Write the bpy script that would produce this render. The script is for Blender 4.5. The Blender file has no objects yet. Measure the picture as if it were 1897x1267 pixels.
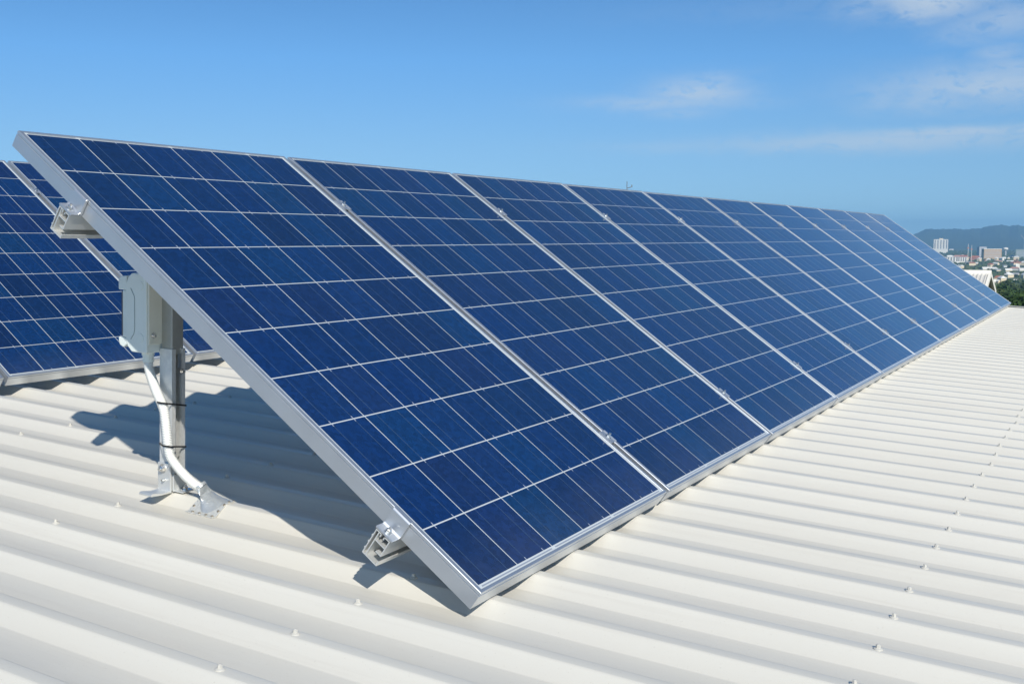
import bpy, bmesh, math, random
from mathutils import Vector, Matrix
rad = math.radians
random.seed(7)
SC = bpy.context.scene
COL = SC.collection

# ------------------------------------------------------------------ camera, sky, sun, exposure
# "roof frame": x along the panel rows, y up the roof slope, z off the roof sheet; M tips it into the world
SLOPE = rad(2.54)
M = Matrix.Rotation(SLOPE, 4, 'X')
def _rodrigues(w):
    a = Vector(w); t = a.length; k = a / t
    return Matrix.Rotation(t, 3, k)
RC = _rodrigues((1.53553, -0.85396, 0.81128))            # rows: image right, image down, forward
CAM_LOCAL = Vector((-1.7653, -1.05034, 0.74812))
FPX = 1985.365
cd = bpy.data.cameras.new('camera'); cam = bpy.data.objects.new('camera', cd); COL.objects.link(cam)
_r = Matrix((RC[0], -RC[1], -RC[2])).transposed().to_4x4()
cam.matrix_world = M @ Matrix.Translation(CAM_LOCAL) @ _r
cd.sensor_width = 36.0; cd.sensor_fit = 'HORIZONTAL'; cd.lens = FPX / 1897.0 * 36.0
cd.clip_start = 0.02; cd.clip_end = 60000.0
SC.camera = cam
CAM = cam.matrix_world.to_translation()
def dirpx(x, y):
    v = Vector(((x - 948.5) / FPX, (y - 633.5) / FPX, 1.0))
    d = RC.transposed() @ v
    return (M.to_3x3() @ d).normalized()

SUN = (M.to_3x3() @ Vector((-0.546, -0.563, 0.620))).normalized()
SUN_EL = math.asin(SUN.z); SUN_ROT = math.atan2(SUN.x, SUN.y)
sl = bpy.data.lights.new('sun', 'SUN'); so = bpy.data.objects.new('sun', sl); COL.objects.link(so)
sl.energy = 4.4; sl.angle = rad(0.53); sl.color = (1.0, 0.945, 0.86)
so.rotation_euler = SUN.to_track_quat('Z', 'Y').to_euler()

SC.view_settings.view_transform = 'Standard'; SC.view_settings.look = 'None'
SC.view_settings.exposure = 0.18; SC.view_settings.gamma = 1.0
SC.render.engine = 'CYCLES'
SC.cycles.max_bounces = 8; SC.cycles.volume_bounces = 0; SC.cycles.use_denoising = True

W = bpy.data.worlds.new('World'); SC.world = W; W.use_nodes = True
def build_world():
    nt = W.node_tree; N = nt.nodes; L = nt.links
    bg = N['Background']; bg.inputs[1].default_value = 0.105
    sky = N.new('ShaderNodeTexSky'); sky.sky_type = 'NISHITA'; sky.sun_disc = False
    sky.sun_elevation = SUN_EL; sky.sun_rotation = SUN_ROT
    sky.air_density = 1.0; sky.dust_density = 0.3; sky.ozone_density = 2.5; sky.altitude = 50
    tc = N.new('ShaderNodeTexCoord')
    sep = N.new('ShaderNodeSeparateXYZ'); L.new(tc.outputs['Generated'], sep.inputs[0])
    def m(op, a, b=None, c=None, clamp=False):
        n = N.new('ShaderNodeMath'); n.operation = op; n.use_clamp = clamp
        for i, v in enumerate((a, b, c)):
            if v is None: continue
            if isinstance(v, (int, float)): n.inputs[i].default_value = v
            else: L.new(v, n.inputs[i])
        return n.outputs[0]
    # a clear, deep subtropical sky: read the sky model a little higher than the view
    zz = m('MULTIPLY_ADD', m('MAXIMUM', sep.outputs[2], 0.0), 1.5, 0.10)
    cmb = N.new('ShaderNodeCombineXYZ'); L.new(sep.outputs[0], cmb.inputs[0]); L.new(sep.outputs[1], cmb.inputs[1]); L.new(zz, cmb.inputs[2])
    nrm = N.new('ShaderNodeVectorMath'); nrm.operation = 'NORMALIZE'; L.new(cmb.outputs[0], nrm.inputs[0])
    L.new(nrm.outputs[0], sky.inputs[0])
    tint = N.new('ShaderNodeMix'); tint.data_type = 'RGBA'; tint.blend_type = 'MULTIPLY'; tint.inputs[0].default_value = 1.0
    L.new(sky.outputs[0], tint.inputs[6]); gr = N.new('ShaderNodeValToRGB'); L.new(m('MULTIPLY', sep.outputs[2], 2.0, clamp=True), gr.inputs[0]); ce = gr.color_ramp.elements
    ce[0].position = 0; ce[0].color = (.43, .50, .50, 1); ce[1].position = 1; ce[1].color = (.27, .44, .52, 1)
    k = ce.new(.06); k.color = (.45, .525, .515, 1); k = ce.new(.17); k.color = (.445, .565, .585, 1); k = ce.new(.32); k.color = (.395, .62, .725, 1); k = ce.new(.5); k.color = (.325, .545, .68, 1)
    dbl = N.new('ShaderNodeVectorMath'); dbl.operation = 'SCALE'; dbl.inputs['Scale'].default_value = 2.0; L.new(gr.outputs[0], dbl.inputs[0])
    L.new(dbl.outputs[0], tint.inputs[7])
    az = m('ARCTAN2', sep.outputs[0], sep.outputs[1]); el = m('ARCSINE', sep.outputs[2])
    def ns(sx, sy, det, seed, dist=0.0):
        c = N.new('ShaderNodeCombineXYZ'); L.new(m('MULTIPLY', az, sx), c.inputs[0]); L.new(m('MULTIPLY', el, sy), c.inputs[1]); c.inputs[2].default_value = seed
        t = N.new('ShaderNodeTexNoise'); t.inputs['Scale'].default_value = 1.0; t.inputs['Detail'].default_value = det; t.inputs['Roughness'].default_value = 0.62
        t.inputs['Distortion'].default_value = dist
        L.new(c.outputs[0], t.inputs['Vector']); return t.outputs[0]
    big = ns(20, 48, 7, 3.1, 0.4); fine = ns(60, 130, 7, 9.7, 0.5)
    wob = m('SUBTRACT', big, 0.5)
    total = None
    # centre px, half width px, half height px, strength
    for (x, y, w, h, s) in ((1300, 172, 75, 24, .62), (1235, 192, 130, 14, .45), (1255, 212, 60, 9, .25), (1715, 5, 95, 24, .75), (1855, 42, 75, 24, .45),
                            (1830, 160, 150, 30, .62), (1850, 98, 34, 14, .40), (1885, 130, 70, 26, .45), (1640, 262, 240, 16, .55),
                            (1760, 246, 170, 9, .62), (1300, 272, 150, 11, .22), (1110, 190, 30, 5, .25), (1890, 195, 120, 16, .22), (1570, 8, 300, 20, .08)):
        d = dirpx(x, y); a0 = math.atan2(d.x, d.y); e0 = math.asin(d.z)
        da = m('DIVIDE', m('SUBTRACT', az, a0), w / FPX * 1.05); de = m('DIVIDE', m('SUBTRACT', el, e0), h / FPX)
        da = m('ADD', da, m('MULTIPLY', wob, 1.2)); de = m('ADD', de, m('MULTIPLY', wob, 2.2))
        r2 = m('ADD', m('MULTIPLY', da, da), m('MULTIPLY', de, de))
        g = m('MULTIPLY', m('EXPONENT', m('MULTIPLY', r2, -0.8)), s)
        total = g if total is None else m('MAXIMUM', total, g)
    tex = m('MULTIPLY_ADD', m('SUBTRACT', fine, 0.5), 4.0, 1.10, clamp=True)
    fac = m('MULTIPLY', total, tex, clamp=True)
    mx = N.new('ShaderNodeMix'); mx.data_type = 'RGBA'; L.new(fac, mx.inputs[0]); L.new(tint.outputs[2], mx.inputs[6])
    mx.inputs[7].default_value = (4.9, 5.7, 6.5, 1)
    L.new(mx.outputs[2], bg.inputs[0])
build_world()

# ------------------------------------------------------------------ helpers
MATS = {}
def mat(name, col=(.5, .5, .5), rough=.5, metal=0.0, spec=.5, noise=None, bump=None, rnoise=None, coat=0.0, coords='Object', stretch=(1, 1, 1)):
    """noise=(scale, detail, amount, second colour); bump=(scale, strength, distance)"""
    if name in MATS: return MATS[name]
    m = bpy.data.materials.new(name); m.use_nodes = True; MATS[name] = m
    nt = m.node_tree; N = nt.nodes; L = nt.links; b = N['Principled BSDF']
    b.inputs['Base Color'].default_value = (*col, 1); b.inputs['Roughness'].default_value = rough
    b.inputs['Metallic'].default_value = metal; b.inputs['Specular IOR Level'].default_value = spec
    if coat: b.inputs['Coat Weight'].default_value = coat; b.inputs['Coat Roughness'].default_value = .12
    if noise or bump or rnoise:
        tc = N.new('ShaderNodeTexCoord'); mp = N.new('ShaderNodeMapping'); mp.inputs['Scale'].default_value = stretch
        L.new(tc.outputs[coords], mp.inputs[0])
    if noise:
        t = N.new('ShaderNodeTexNoise'); t.inputs['Scale'].default_value = noise[0]; t.inputs['Detail'].default_value = noise[1]
        t.inputs['Roughness'].default_value = .6
        L.new(mp.outputs[0], t.inputs['Vector'])
        r = N.new('ShaderNodeMapRange'); r.inputs[1].default_value = .35; r.inputs[2].default_value = .7; r.inputs[3].default_value = 0; r.inputs[4].default_value = noise[2]
        L.new(t.outputs[0], r.inputs[0])
        x = N.new('ShaderNodeMix'); x.data_type = 'RGBA'; L.new(r.outputs[0], x.inputs[0])
        x.inputs[6].default_value = (*col, 1); x.inputs[7].default_value = (*noise[3], 1)
        L.new(x.outputs[2], b.inputs['Base Color'])
    if rnoise:
        t = N.new('ShaderNodeTexNoise'); t.inputs['Scale'].default_value = rnoise[0]; t.inputs['Detail'].default_value = 5
        L.new(mp.outputs[0], t.inputs['Vector'])
        r = N.new('ShaderNodeMapRange'); r.inputs[3].default_value = rough - rnoise[1]; r.inputs[4].default_value = rough + rnoise[1]
        L.new(t.outputs[0], r.inputs[0]); L.new(r.outputs[0], b.inputs['Roughness'])
    if bump:
        t = N.new('ShaderNodeTexNoise'); t.inputs['Scale'].default_value = bump[0]; t.inputs['Detail'].default_value = 4
        L.new(mp.outputs[0], t.inputs['Vector'])
        u = N.new('ShaderNodeBump'); u.inputs['Strength'].default_value = bump[1]; u.inputs['Distance'].default_value = bump[2]
        L.new(t.outputs[0], u.inputs['Height']); L.new(u.outputs[0], b.inputs['Normal'])
    return m

class MB:
    """collects shapes and links them as one mesh object"""
    def __init__(s): s.v = []; s.f = []; s.mi = []; s.k = 0
    def quadmesh(s, vs, fs):
        o = len(s.v); s.v += [tuple(p) for p in vs]
        for f in fs: s.f.append(tuple(i + o for i in f)); s.mi.append(s.k)
    def box(s, x0, x1, y0, y1, z0, z1, T=None):
        P = [Vector((x, y, z)) for z in (z0, z1) for y in (y0, y1) for x in (x0, x1)]
        if T: P = [T(p) if callable(T) else T @ p for p in P]
        s.quadmesh(P, [(0, 2, 3, 1), (4, 5, 7, 6), (0, 1, 5, 4), (2, 6, 7, 3), (0, 4, 6, 2), (1, 3, 7, 5)])
    def prism(s, poly, a, b, axis='x', T=None):
        """extrude a 2D outline; axis x: outline (y,z), axis y: (x,z), axis z: (x,y)"""
        def P(p, t):
            q = {'x': (t, p[0], p[1]), 'y': (p[0], t, p[1]), 'z': (p[0], p[1], t)}[axis]; q = Vector(q)
            return (T(q) if callable(T) else T @ q) if T else q
        n = len(poly); V = [P(p, a) for p in poly] + [P(p, b) for p in poly]
        F = [(i, (i + 1) % n, n + (i + 1) % n, n + i) for i in range(n)] + [tuple(range(n))[::-1], tuple(range(n, 2 * n))]
        s.quadmesh(V, F)
    def tube(s, pts, rads, seg=16, cap=True, T=None):
        pts = [Vector(p) for p in pts]
        if T: pts = [T(p) if callable(T) else T @ p for p in pts]
        if isinstance(rads, (int, float)): rads = [rads] * len(pts)
        rings = []; up = None
        for i, p in enumerate(pts):
            d = (pts[min(i + 1, len(pts) - 1)] - pts[max(i - 1, 0)]).normalized()
            if up is None:
                up = Vector((0, 0, 1)) if abs(d.z) < .9 else Vector((1, 0, 0))
            a = (up - d * up.dot(d)).normalized(); b = d.cross(a); up = a
            rings.append([p + (a * math.cos(2 * math.pi * k / seg) + b * math.sin(2 * math.pi * k / seg)) * rads[i] for k in range(seg)])
        V = [v for r in rings for v in r]
        F = [(i * seg + k, i * seg + (k + 1) % seg, (i + 1) * seg + (k + 1) % seg, (i + 1) * seg + k) for i in range(len(rings) - 1) for k in range(seg)]
        if cap: F += [tuple(range(seg))[::-1], tuple((len(rings) - 1) * seg + k for k in range(seg))]
        s.quadmesh(V, F)
    def mesh(s, name, mats, smooth=False, bevel=0.0, segs=2):
        me = bpy.data.meshes.new(name); me.from_pydata(s.v, [], s.f)
        for m_ in (mats if isinstance(mats, (list, tuple)) else [mats]): me.materials.append(m_)
        for p, k in zip(me.polygons, s.mi): p.material_index = k
        bm = bmesh.new(); bm.from_mesh(me)
        bmesh.ops.recalc_face_normals(bm, faces=bm.faces)
        if bevel:
            bmesh.ops.remove_doubles(bm, verts=bm.verts, dist=1e-5)
            ed = [e for e in bm.edges if len(e.link_faces) == 2 and e.calc_face_angle(0) > .5]
            bmesh.ops.bevel(bm, geom=ed, offset=bevel, segments=segs, affect='EDGES', profile=.5, clamp_overlap=True)
        bm.to_mesh(me); bm.free()
        if smooth:
            me.polygons.foreach_set('use_smooth', [True] * len(me.polygons))
            me.set_sharp_from_angle(angle=rad(38))
        return me
    def build(s, name, mats, parent=None, smooth=False, bevel=0.0, segs=2, label=None):
        o = bpy.data.objects.new(name, s.mesh(name, mats, smooth, bevel, segs)); COL.objects.link(o)
        if parent: o.parent = parent
        if label: o['label'] = label
        return o

def tag(o, label=None, cat=None, group=None, kind=None):
    if label: o['label'] = label
    if cat: o['category'] = cat
    if group: o['group'] = group
    if kind: o['kind'] = kind
    return o
def thing(name, label, cat, group=None, mw=None):
    o = bpy.data.objects.new(name, None); COL.objects.link(o); o.empty_display_size = .1
    if mw is not None: o.matrix_world = mw
    return tag(o, label, cat, group)
def dup(src, mw, label=None, name=None, group=None):
    r = src.copy(); COL.objects.link(r); r.matrix_world = mw
    if label: r['label'] = label
    if group: r['group'] = group
    for c in list(src.children):
        d = c.copy(); COL.objects.link(d); d.parent = r
        for g in c.children:
            e = g.copy(); COL.objects.link(e); e.parent = d
    return r
def T(x=0, y=0, z=0): return Matrix.Translation((x, y, z))

# ------------------------------------------------------------------ materials
alu = mat('anodised_aluminium', (.60, .63, .66), .38, .82, noise=(9, 4, .35, (.50, .52, .55)), rnoise=(30, .07), stretch=(1, 1, 1))
alu_mill = mat('mill_aluminium', (.76, .77, .75), .40, .62, noise=(50, 3, .4, (.66, .67, .66)), rnoise=(40, .1))
galv = mat('galvanised_steel', (.76, .77, .75), .40, .5, noise=(45, 3, .6, (.58, .60, .60)), rnoise=(60, .12))
stainless = mat('stainless_steel', (.78, .77, .74), .22, 1.0)
paint_grey = mat('grey_plastic', (.72, .78, .74), .42, 0, noise=(14, 4, .4, (.64, .70, .66)), bump=(400, .1, .0004))
paint_beige = mat('beige_plastic', (.68, .69, .60), .5, 0, noise=(20, 4, .4, (.60, .61, .53)))
dark_plastic = mat('smoked_plastic', (.09, .08, .08), .3)
black_plastic = mat('black_plastic', (.012, .012, .013), .45)
white_pvc = mat('white_corrugated_plastic', (.76, .77, .74), .38, 0, spec=.5, noise=(60, 3, .3, (.62, .64, .60)))
flash_foil = mat('silver_rubber', (.52, .55, .56), .34, .5, noise=(70, 4, .5, (.42, .45, .46)), bump=(70, .9, .004))

def roof_material():
    m = bpy.data.materials.new('cream_roof_paint'); m.use_nodes = True; nt = m.node_tree; N = nt.nodes; L = nt.links; b = N['Principled BSDF']
    tc = N.new('ShaderNodeTexCoord')
    def noise(sc, det, st, rough=.6):
        mp = N.new('ShaderNodeMapping'); mp.inputs['Scale'].default_value = st; L.new(tc.outputs['Object'], mp.inputs[0])
        t = N.new('ShaderNodeTexNoise'); t.inputs['Scale'].default_value = sc; t.inputs['Detail'].default_value = det; t.inputs['Roughness'].default_value = rough
        L.new(mp.outputs[0], t.inputs['Vector']); return t.outputs[0]
    def rng(v, a, b_, c, d):
        r = N.new('ShaderNodeMapRange'); r.inputs[1].default_value = a; r.inputs[2].default_value = b_; r.inputs[3].default_value = c; r.inputs[4].default_value = d
        L.new(v, r.inputs[0]); return r.outputs[0]
    def mix(f, a, c):
        x = N.new('ShaderNodeMix'); x.data_type = 'RGBA'; L.new(f, x.inputs[0])
        if isinstance(a, tuple): x.inputs[6].default_value = (*a, 1)
        else: L.new(a, x.inputs[6])
        x.inputs[7].default_value = (*c, 1); return x.outputs[2]
    c1 = mix(rng(noise(1.6, 5, (1, .35, 1)), .35, .7, 0, 1), (.632, .612, .545), (.598, .578, .512))
    c2 = mix(rng(noise(5, 6, (3, .25, 1)), .55, .8, 0, .35), c1, (.55, .52, .46))
    c25 = mix(rng(noise(9, 7, (7, .12, 1), .7), .56, .74, 0, .30), c2, (.50, .47, .41))     # run-off streaks down the ribs
    c26 = mix(rng(noise(14, 8, (1, .6, 1), .75), .60, .80, 0, .28), c25, (.52, .50, .45))    # dust blotches
    c3 = mix(rng(noise(220, 2, (1, 1, 1)), .66, .76, 0, .40), c26, (.42, .39, .33))
    L.new(c3, b.inputs['Base Color'])
    L.new(rng(noise(3, 5, (1, .5, 1)), .3, .7, .30, .46), b.inputs['Roughness'])
    b.inputs['Specular IOR Level'].default_value = .5
    u = N.new('ShaderNodeBump'); u.inputs['Strength'].default_value = .55; u.inputs['Distance'].default_value = .005
    L.new(noise(2.6, 4, (1.6, .6, 1)), u.inputs['Height']); L.new(u.outputs[0], b.inputs['Normal'])
    return m
roof_paint = roof_material()

def cell_material():
    m = bpy.data.materials.new('polycrystalline_cell'); m.use_nodes = True; nt = m.node_tree; N = nt.nodes; L = nt.links; b = N['Principled BSDF']
    at = N.new('ShaderNodeAttribute'); at.attribute_name = 'tone'
    tc = N.new('ShaderNodeTexCoord'); oi = N.new('ShaderNodeObjectInfo')
    add = N.new('ShaderNodeMath'); add.operation = 'ADD'; L.new(at.outputs['Fac'], add.inputs[0]); L.new(oi.outputs['Random'], add.inputs[1])
    fr = N.new('ShaderNodeMath'); fr.operation = 'FRACT'; L.new(add.outputs[0], fr.inputs[0])
    rp = N.new('ShaderNodeValToRGB'); e = rp.color_ramp.elements
    e[0].position = 0; e[0].color = (0.0037, 0.0205, 0.0783, 1); e[1].position = 1; e[1].color = (0.0038, 0.0278, 0.0922, 1)
    k = e.new(.2); k.color = (0.0031, 0.0218, 0.0983, 1); k = e.new(.45); k.color = (0.0035, 0.0174, 0.0682, 1); k = e.new(.62); k.color = (0.0062, 0.0209, 0.0863, 1); k = e.new(.8); k.color = (0.0028, 0.0261, 0.1043, 1)
    L.new(fr.outputs[0], rp.inputs[0])
    vo = N.new('ShaderNodeTexVoronoi'); vo.inputs['Scale'].default_value = 95; L.new(tc.outputs['Object'], vo.inputs['Vector'])
    sx = N.new('ShaderNodeSeparateColor'); L.new(vo.outputs['Color'], sx.inputs[0])
    mr = N.new('ShaderNodeMapRange'); mr.inputs[3].default_value = .82; mr.inputs[4].default_value = 1.22; L.new(sx.outputs[0], mr.inputs[0])
    vm = N.new('ShaderNodeVectorMath'); vm.operation = 'SCALE'; L.new(rp.outputs[0], vm.inputs[0]); L.new(mr.outputs[0], vm.inputs['Scale'])
    sp = N.new('ShaderNodeSeparateXYZ'); L.new(tc.outputs['Object'], sp.inputs[0])
    dn = N.new('ShaderNodeTexNoise'); dn.inputs['Scale'].default_value = 14; dn.inputs['Detail'].default_value = 6; L.new(tc.outputs['Object'], dn.inputs['Vector'])
    dr = N.new('ShaderNodeMapRange'); dr.inputs[1].default_value = .16; dr.inputs[2].default_value = .02; dr.inputs[3].default_value = 0; dr.inputs[4].default_value = .08; L.new(sp.outputs[1], dr.inputs[0])
    dm = N.new('ShaderNodeMath'); dm.operation = 'MULTIPLY'; L.new(dr.outputs[0], dm.inputs[0]); L.new(dn.outputs[0], dm.inputs[1])
    da = N.new('ShaderNodeMapRange'); da.inputs[1].default_value = .5; da.inputs[2].default_value = .8; da.inputs[3].default_value = 0; da.inputs[4].default_value = .008; L.new(dn.outputs[0], da.inputs[0])
    ds = N.new('ShaderNodeMath'); ds.operation = 'ADD'; L.new(dm.outputs[0], ds.inputs[0]); L.new(da.outputs[0], ds.inputs[1])
    dx = N.new('ShaderNodeMix'); dx.data_type = 'RGBA'; L.new(ds.outputs[0], dx.inputs[0]); L.new(vm.outputs[0], dx.inputs[6]); dx.inputs[7].default_value = (.30, .31, .30, 1)
    L.new(dx.outputs[2], b.inputs['Base Color'])
    b.inputs['Roughness'].default_value = .16; b.inputs['Specular IOR Level'].default_value = .85
    glassy(N, L, b, tc)
    return m
def glassy(N, L, b, tc):
    # faint dust and roller texture; blue sheen put in for pale sky glare
    t = N.new('ShaderNodeTexNoise'); t.inputs['Scale'].default_value = 6; t.inputs['Detail'].default_value = 6; L.new(tc.outputs['Object'], t.inputs['Vector'])
    r = N.new('ShaderNodeMapRange'); r.inputs[1].default_value = .3; r.inputs[2].default_value = .75; r.inputs[3].default_value = .045; r.inputs[4].default_value = .10
    L.new(t.outputs[0], r.inputs[0]); L.new(r.outputs[0], b.inputs['Roughness'])
    b.inputs['Sheen Weight'].default_value = 0.40; b.inputs['Sheen Roughness'].default_value = .22; b.inputs['Sheen Tint'].default_value = (.50, .76, 1, 1)
def glassed(name, col):
    m = bpy.data.materials.new(name); m.use_nodes = True; nt = m.node_tree; N = nt.nodes; L = nt.links; b = N['Principled BSDF']
    b.inputs['Base Color'].default_value = (*col, 1); tc = N.new('ShaderNodeTexCoord'); glassy(N, L, b, tc); return m
cell_mat = cell_material()
backsheet = glassed('white_backsheet', (.50, .54, .55))
busbar = glassed('cell_busbar', (.050, .090, .165))
ribbon = glassed('tinned_ribbon', (.24, .27, .33))
tabspot = glassed('solder_tab', (.30, .35, .44))

# ------------------------------------------------------------------ solar modules (panel frame: u along row, v up the slope, w out of the glass)
TILT = 0.57215
PIT_U, GAP, PW, PH, DEP = 1.00902, 0.02118, 0.98784, 1.68150, 0.04559
CU, CV, MU, MV = 0.1590, 0.16537, 0.01629, 0.01771
PANEL = Matrix.Rotation(TILT, 4, 'X')
def module_parts(root):
    f = MB()
    prof = [(0, -.0012), (.0012, 0), (.0118, 0), (.0125, -.0008), (.0125, -.0032), (.0030, -.0050), (.0030, -DEP + .002), (.030, -DEP + .002), (.030, -DEP), (0, -DEP),
            (0, -.0104), (.0022, -.0096), (.0022, -.0080), (0, -.0072)]
    cs = [(0, 0), (1, 0), (1, 1), (0, 1)]
    LIP = {0: .0104, 1: .0092, 2: .0074, 3: .0055}     # left, right, bottom, top
    def tt(t, side): return t - .0118 + LIP[side] if .010 < t < .013 else (min(t, LIP[side] - .001) if t < .010 else t)
    def corner(t, w, c): return ((tt(t, 0) if c[0] == 0 else PW - tt(t, 1)), (tt(t, 2) if c[1] == 0 else PH - tt(t, 3)), w)
    V = [corner(t, w, c) for t, w in prof for c in cs]; n = len(prof); F = []
    for i in range(n):
        j = (i + 1) % n
        for k in range(4):
            l = (k + 1) % 4; F.append((i * 4 + k, i * 4 + l, j * 4 + l, j * 4 + k))
    f.quadmesh(V, F); f.build('frame', alu, root)
    g = MB(); tone = []
    def q(x0, x1, y0, y1, w, k, t=0.0):
        g.k = k; g.quadmesh([(x0, y0, w), (x1, y0, w), (x1, y1, w), (x0, y1, w)], [(0, 1, 2, 3)]); tone.append(t)
    q(.0052, PW - .0052, .0052, PH - .0052, -.0030, 0)
    rr = random.Random(11)
    for j in range(10):
        for i in range(6):
            x0 = MU + i * CU + .0015; x1 = MU + (i + 1) * CU - .0015; y0 = MV + j * CV + .0017; y1 = MV + (j + 1) * CV - .0017
            t = rr.random(); q(x0, x1, y0, y1, -.0027, 1, t)
            for fx in (.25, .75):
                xc = x0 + (x1 - x0) * fx
                q(xc - .0008, xc + .0008, y0 + .0001, y1 - .0001, -.0024, 2)
                top = (i + j) % 2 == 0
                yy = (y1 - .0001, y1 - .007) if top else (y0 + .007, y0 + .0001)
                q(xc - .0015, xc + .0015, min(yy), max(yy), -.0022, 4)
    for i0, i1 in ((0, 2), (2, 4), (4, 6)):
        q(MU + i0 * CU + .008, MU + i1 * CU - .008, MV - .0054, MV - .0024, -.0024, 3)
    for i0, i1 in ((0, 1), (1, 3), (3, 5), (5, 6)):
        q(MU + i0 * CU + .008, MU + i1 * CU - .008, MV + 10 * CV + .0012, MV + 10 * CV + .0026, -.0024, 3)
    o = g.build('cell_sheet', [backsheet, cell_mat, busbar, ribbon, tabspot], root)
    a = o.data.attributes.new('tone', 'FLOAT', 'FACE'); a.data.foreach_set('value', tone)
    s = MB(); s.box(.0035, PW - .0035, .0035, PH - .0035, -.0048, -.0042); s.build('backing_sheet', mat('backing_white', (.7, .7, .7), .5), root)
    jb = MB(); jb.box(PW / 2 - .06, PW / 2 + .06, PH - .22, PH - .10, -.028, -.0060); jb.build('junction_box', black_plastic, root, bevel=.004)
ROW2 = Vector((0.94182, 2.8108, 0.01892))
front_desc = ['nearest the camera, its bare frame side in view', 'second from the near end', 'third from the near end', 'fourth from the near end',
              'fifth from the near end', 'sixth from the near end, mid row', 'fifth from the far end', 'fourth from the far end', 'third from the far end',
              'last but one at the far end', 'farthest, against the suburb']
m0 = thing('solar_panel', 'blue solar panel of the front row, ' + front_desc[0], 'solar panel', 'solar panels of the front row', M @ PANEL)
module_parts(m0)
for i in range(1, 11):
    # no two modules sit at exactly the same angle
    wob = T(PW / 2, PH / 2, 0) @ Matrix.Rotation(rad(random.uniform(-.12, .12)), 4, 'Y') @ Matrix.Rotation(rad(random.uniform(-.08, .08)), 4, 'X') @ T(-PW / 2, -PH / 2, 0)
    dup(m0, M @ PANEL @ T(i * PIT_U, random.uniform(-.0012, .0012), 0) @ wob, 'blue solar panel of the front row, ' + front_desc[i])
back_desc = {-1: 'rear row panel cut off by the left picture edge', 0: 'rear row panel behind the grey isolator box and post',
             1: 'rear row panel mostly hidden behind the front row\'s tilted end'}
for i in (-1, 0, 1):
    dup(m0, M @ T(*ROW2) @ PANEL @ T(i * PIT_U, 0, 0), 'blue solar ' + back_desc[i], group='solar panels of the rear row')

# ------------------------------------------------------------------ rails and clamps
V_RAIL = (0.230, 1.392)
def rail_mesh(x0, x1):
    b = MB(); o = -DEP - .0005
    def bx(y0, y1, z0, z1): b.box(x0, x1, y0, y1, z0 + o, z1 + o)
    bx(-.0205, -.0180, -.042, 0)          # downhill wall
    bx(-.0180, -.0060, -.0022, 0)         # top lips
    bx(.0060, .0100, -.0022, 0)
    bx(.0100, .0125, -.064, 0)            # inner wall of the hollow
    bx(.0185, .0210, -.064, 0)            # uphill wall
    bx(.0125, .0185, -.0022, 0)
    bx(-.0180, .0100, -.0225, -.0200)     # bolt channel floor
    bx(-.0060, -.0035, -.0085, -.0022); bx(.0035, .0060, -.0085, -.0022)
    bx(-.0180, -.0040, -.042, -.0395)     # side channel top lip
    bx(-.0230, .0210, -.0665, -.0640)     # bottom flange
    bx(-.0230, -.0205, -.0640, -.0560)
    bx(.0210, .0232, -.020, -.017); bx(.0210, .0232, -.037, -.034); bx(.0210, .0232, -.054, -.051)
    return b
def add_rail(label, origin, v, x0, x1, feet, group):
    r = thing('mounting_rail', label, 'mounting rail', group, M @ origin @ PANEL @ T(0, v, 0))
    rail_mesh(x0, x1).build('rail_profile', alu_mill, r)
    for X in feet:
        # L foot from the rail's uphill side down to a roof crest
        inv = (PANEL @ T(0, v, 0)).inverted()
        y0, z0 = (PANEL @ T(0, v, 0) @ Vector((0, .034, -DEP - .05)))[1:3]
        fb = MB(); zt = -.0425 - origin.translation.z
        fb.box(X - .02, X + .02, y0, y0 + .005, zt, z0 + .012, inv); fb.box(X - .02, X + .02, y0 + .005, y0 + .055, zt, zt + .005, inv)
        fb.build('rail_foot', alu_mill, r)
    return r
NEAR_X = 0.29
FEET = [0.2875 + .19142 * k for k in (0, 9, 18, 27, 36, 45)]
FEET = [x for x in FEET if x < 11]
add_rail('lower aluminium rail under the front row, cut end near the roof', T(), V_RAIL[0], -.034, 11.14, FEET, 'panel mounting rails')
add_rail('upper aluminium rail under the front row, cut end high above roof', T(), V_RAIL[1], -.034, 11.14, [], 'panel mounting rails')
add_rail('aluminium rail under the rear row of panels', T(*ROW2), V_RAIL[0], -1.05, 2.06, [], 'rear rails')
add_rail('aluminium rail under the rear row of panels', T(*ROW2), V_RAIL[1], -1.05, 2.06, [], 'rear rails')

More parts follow.
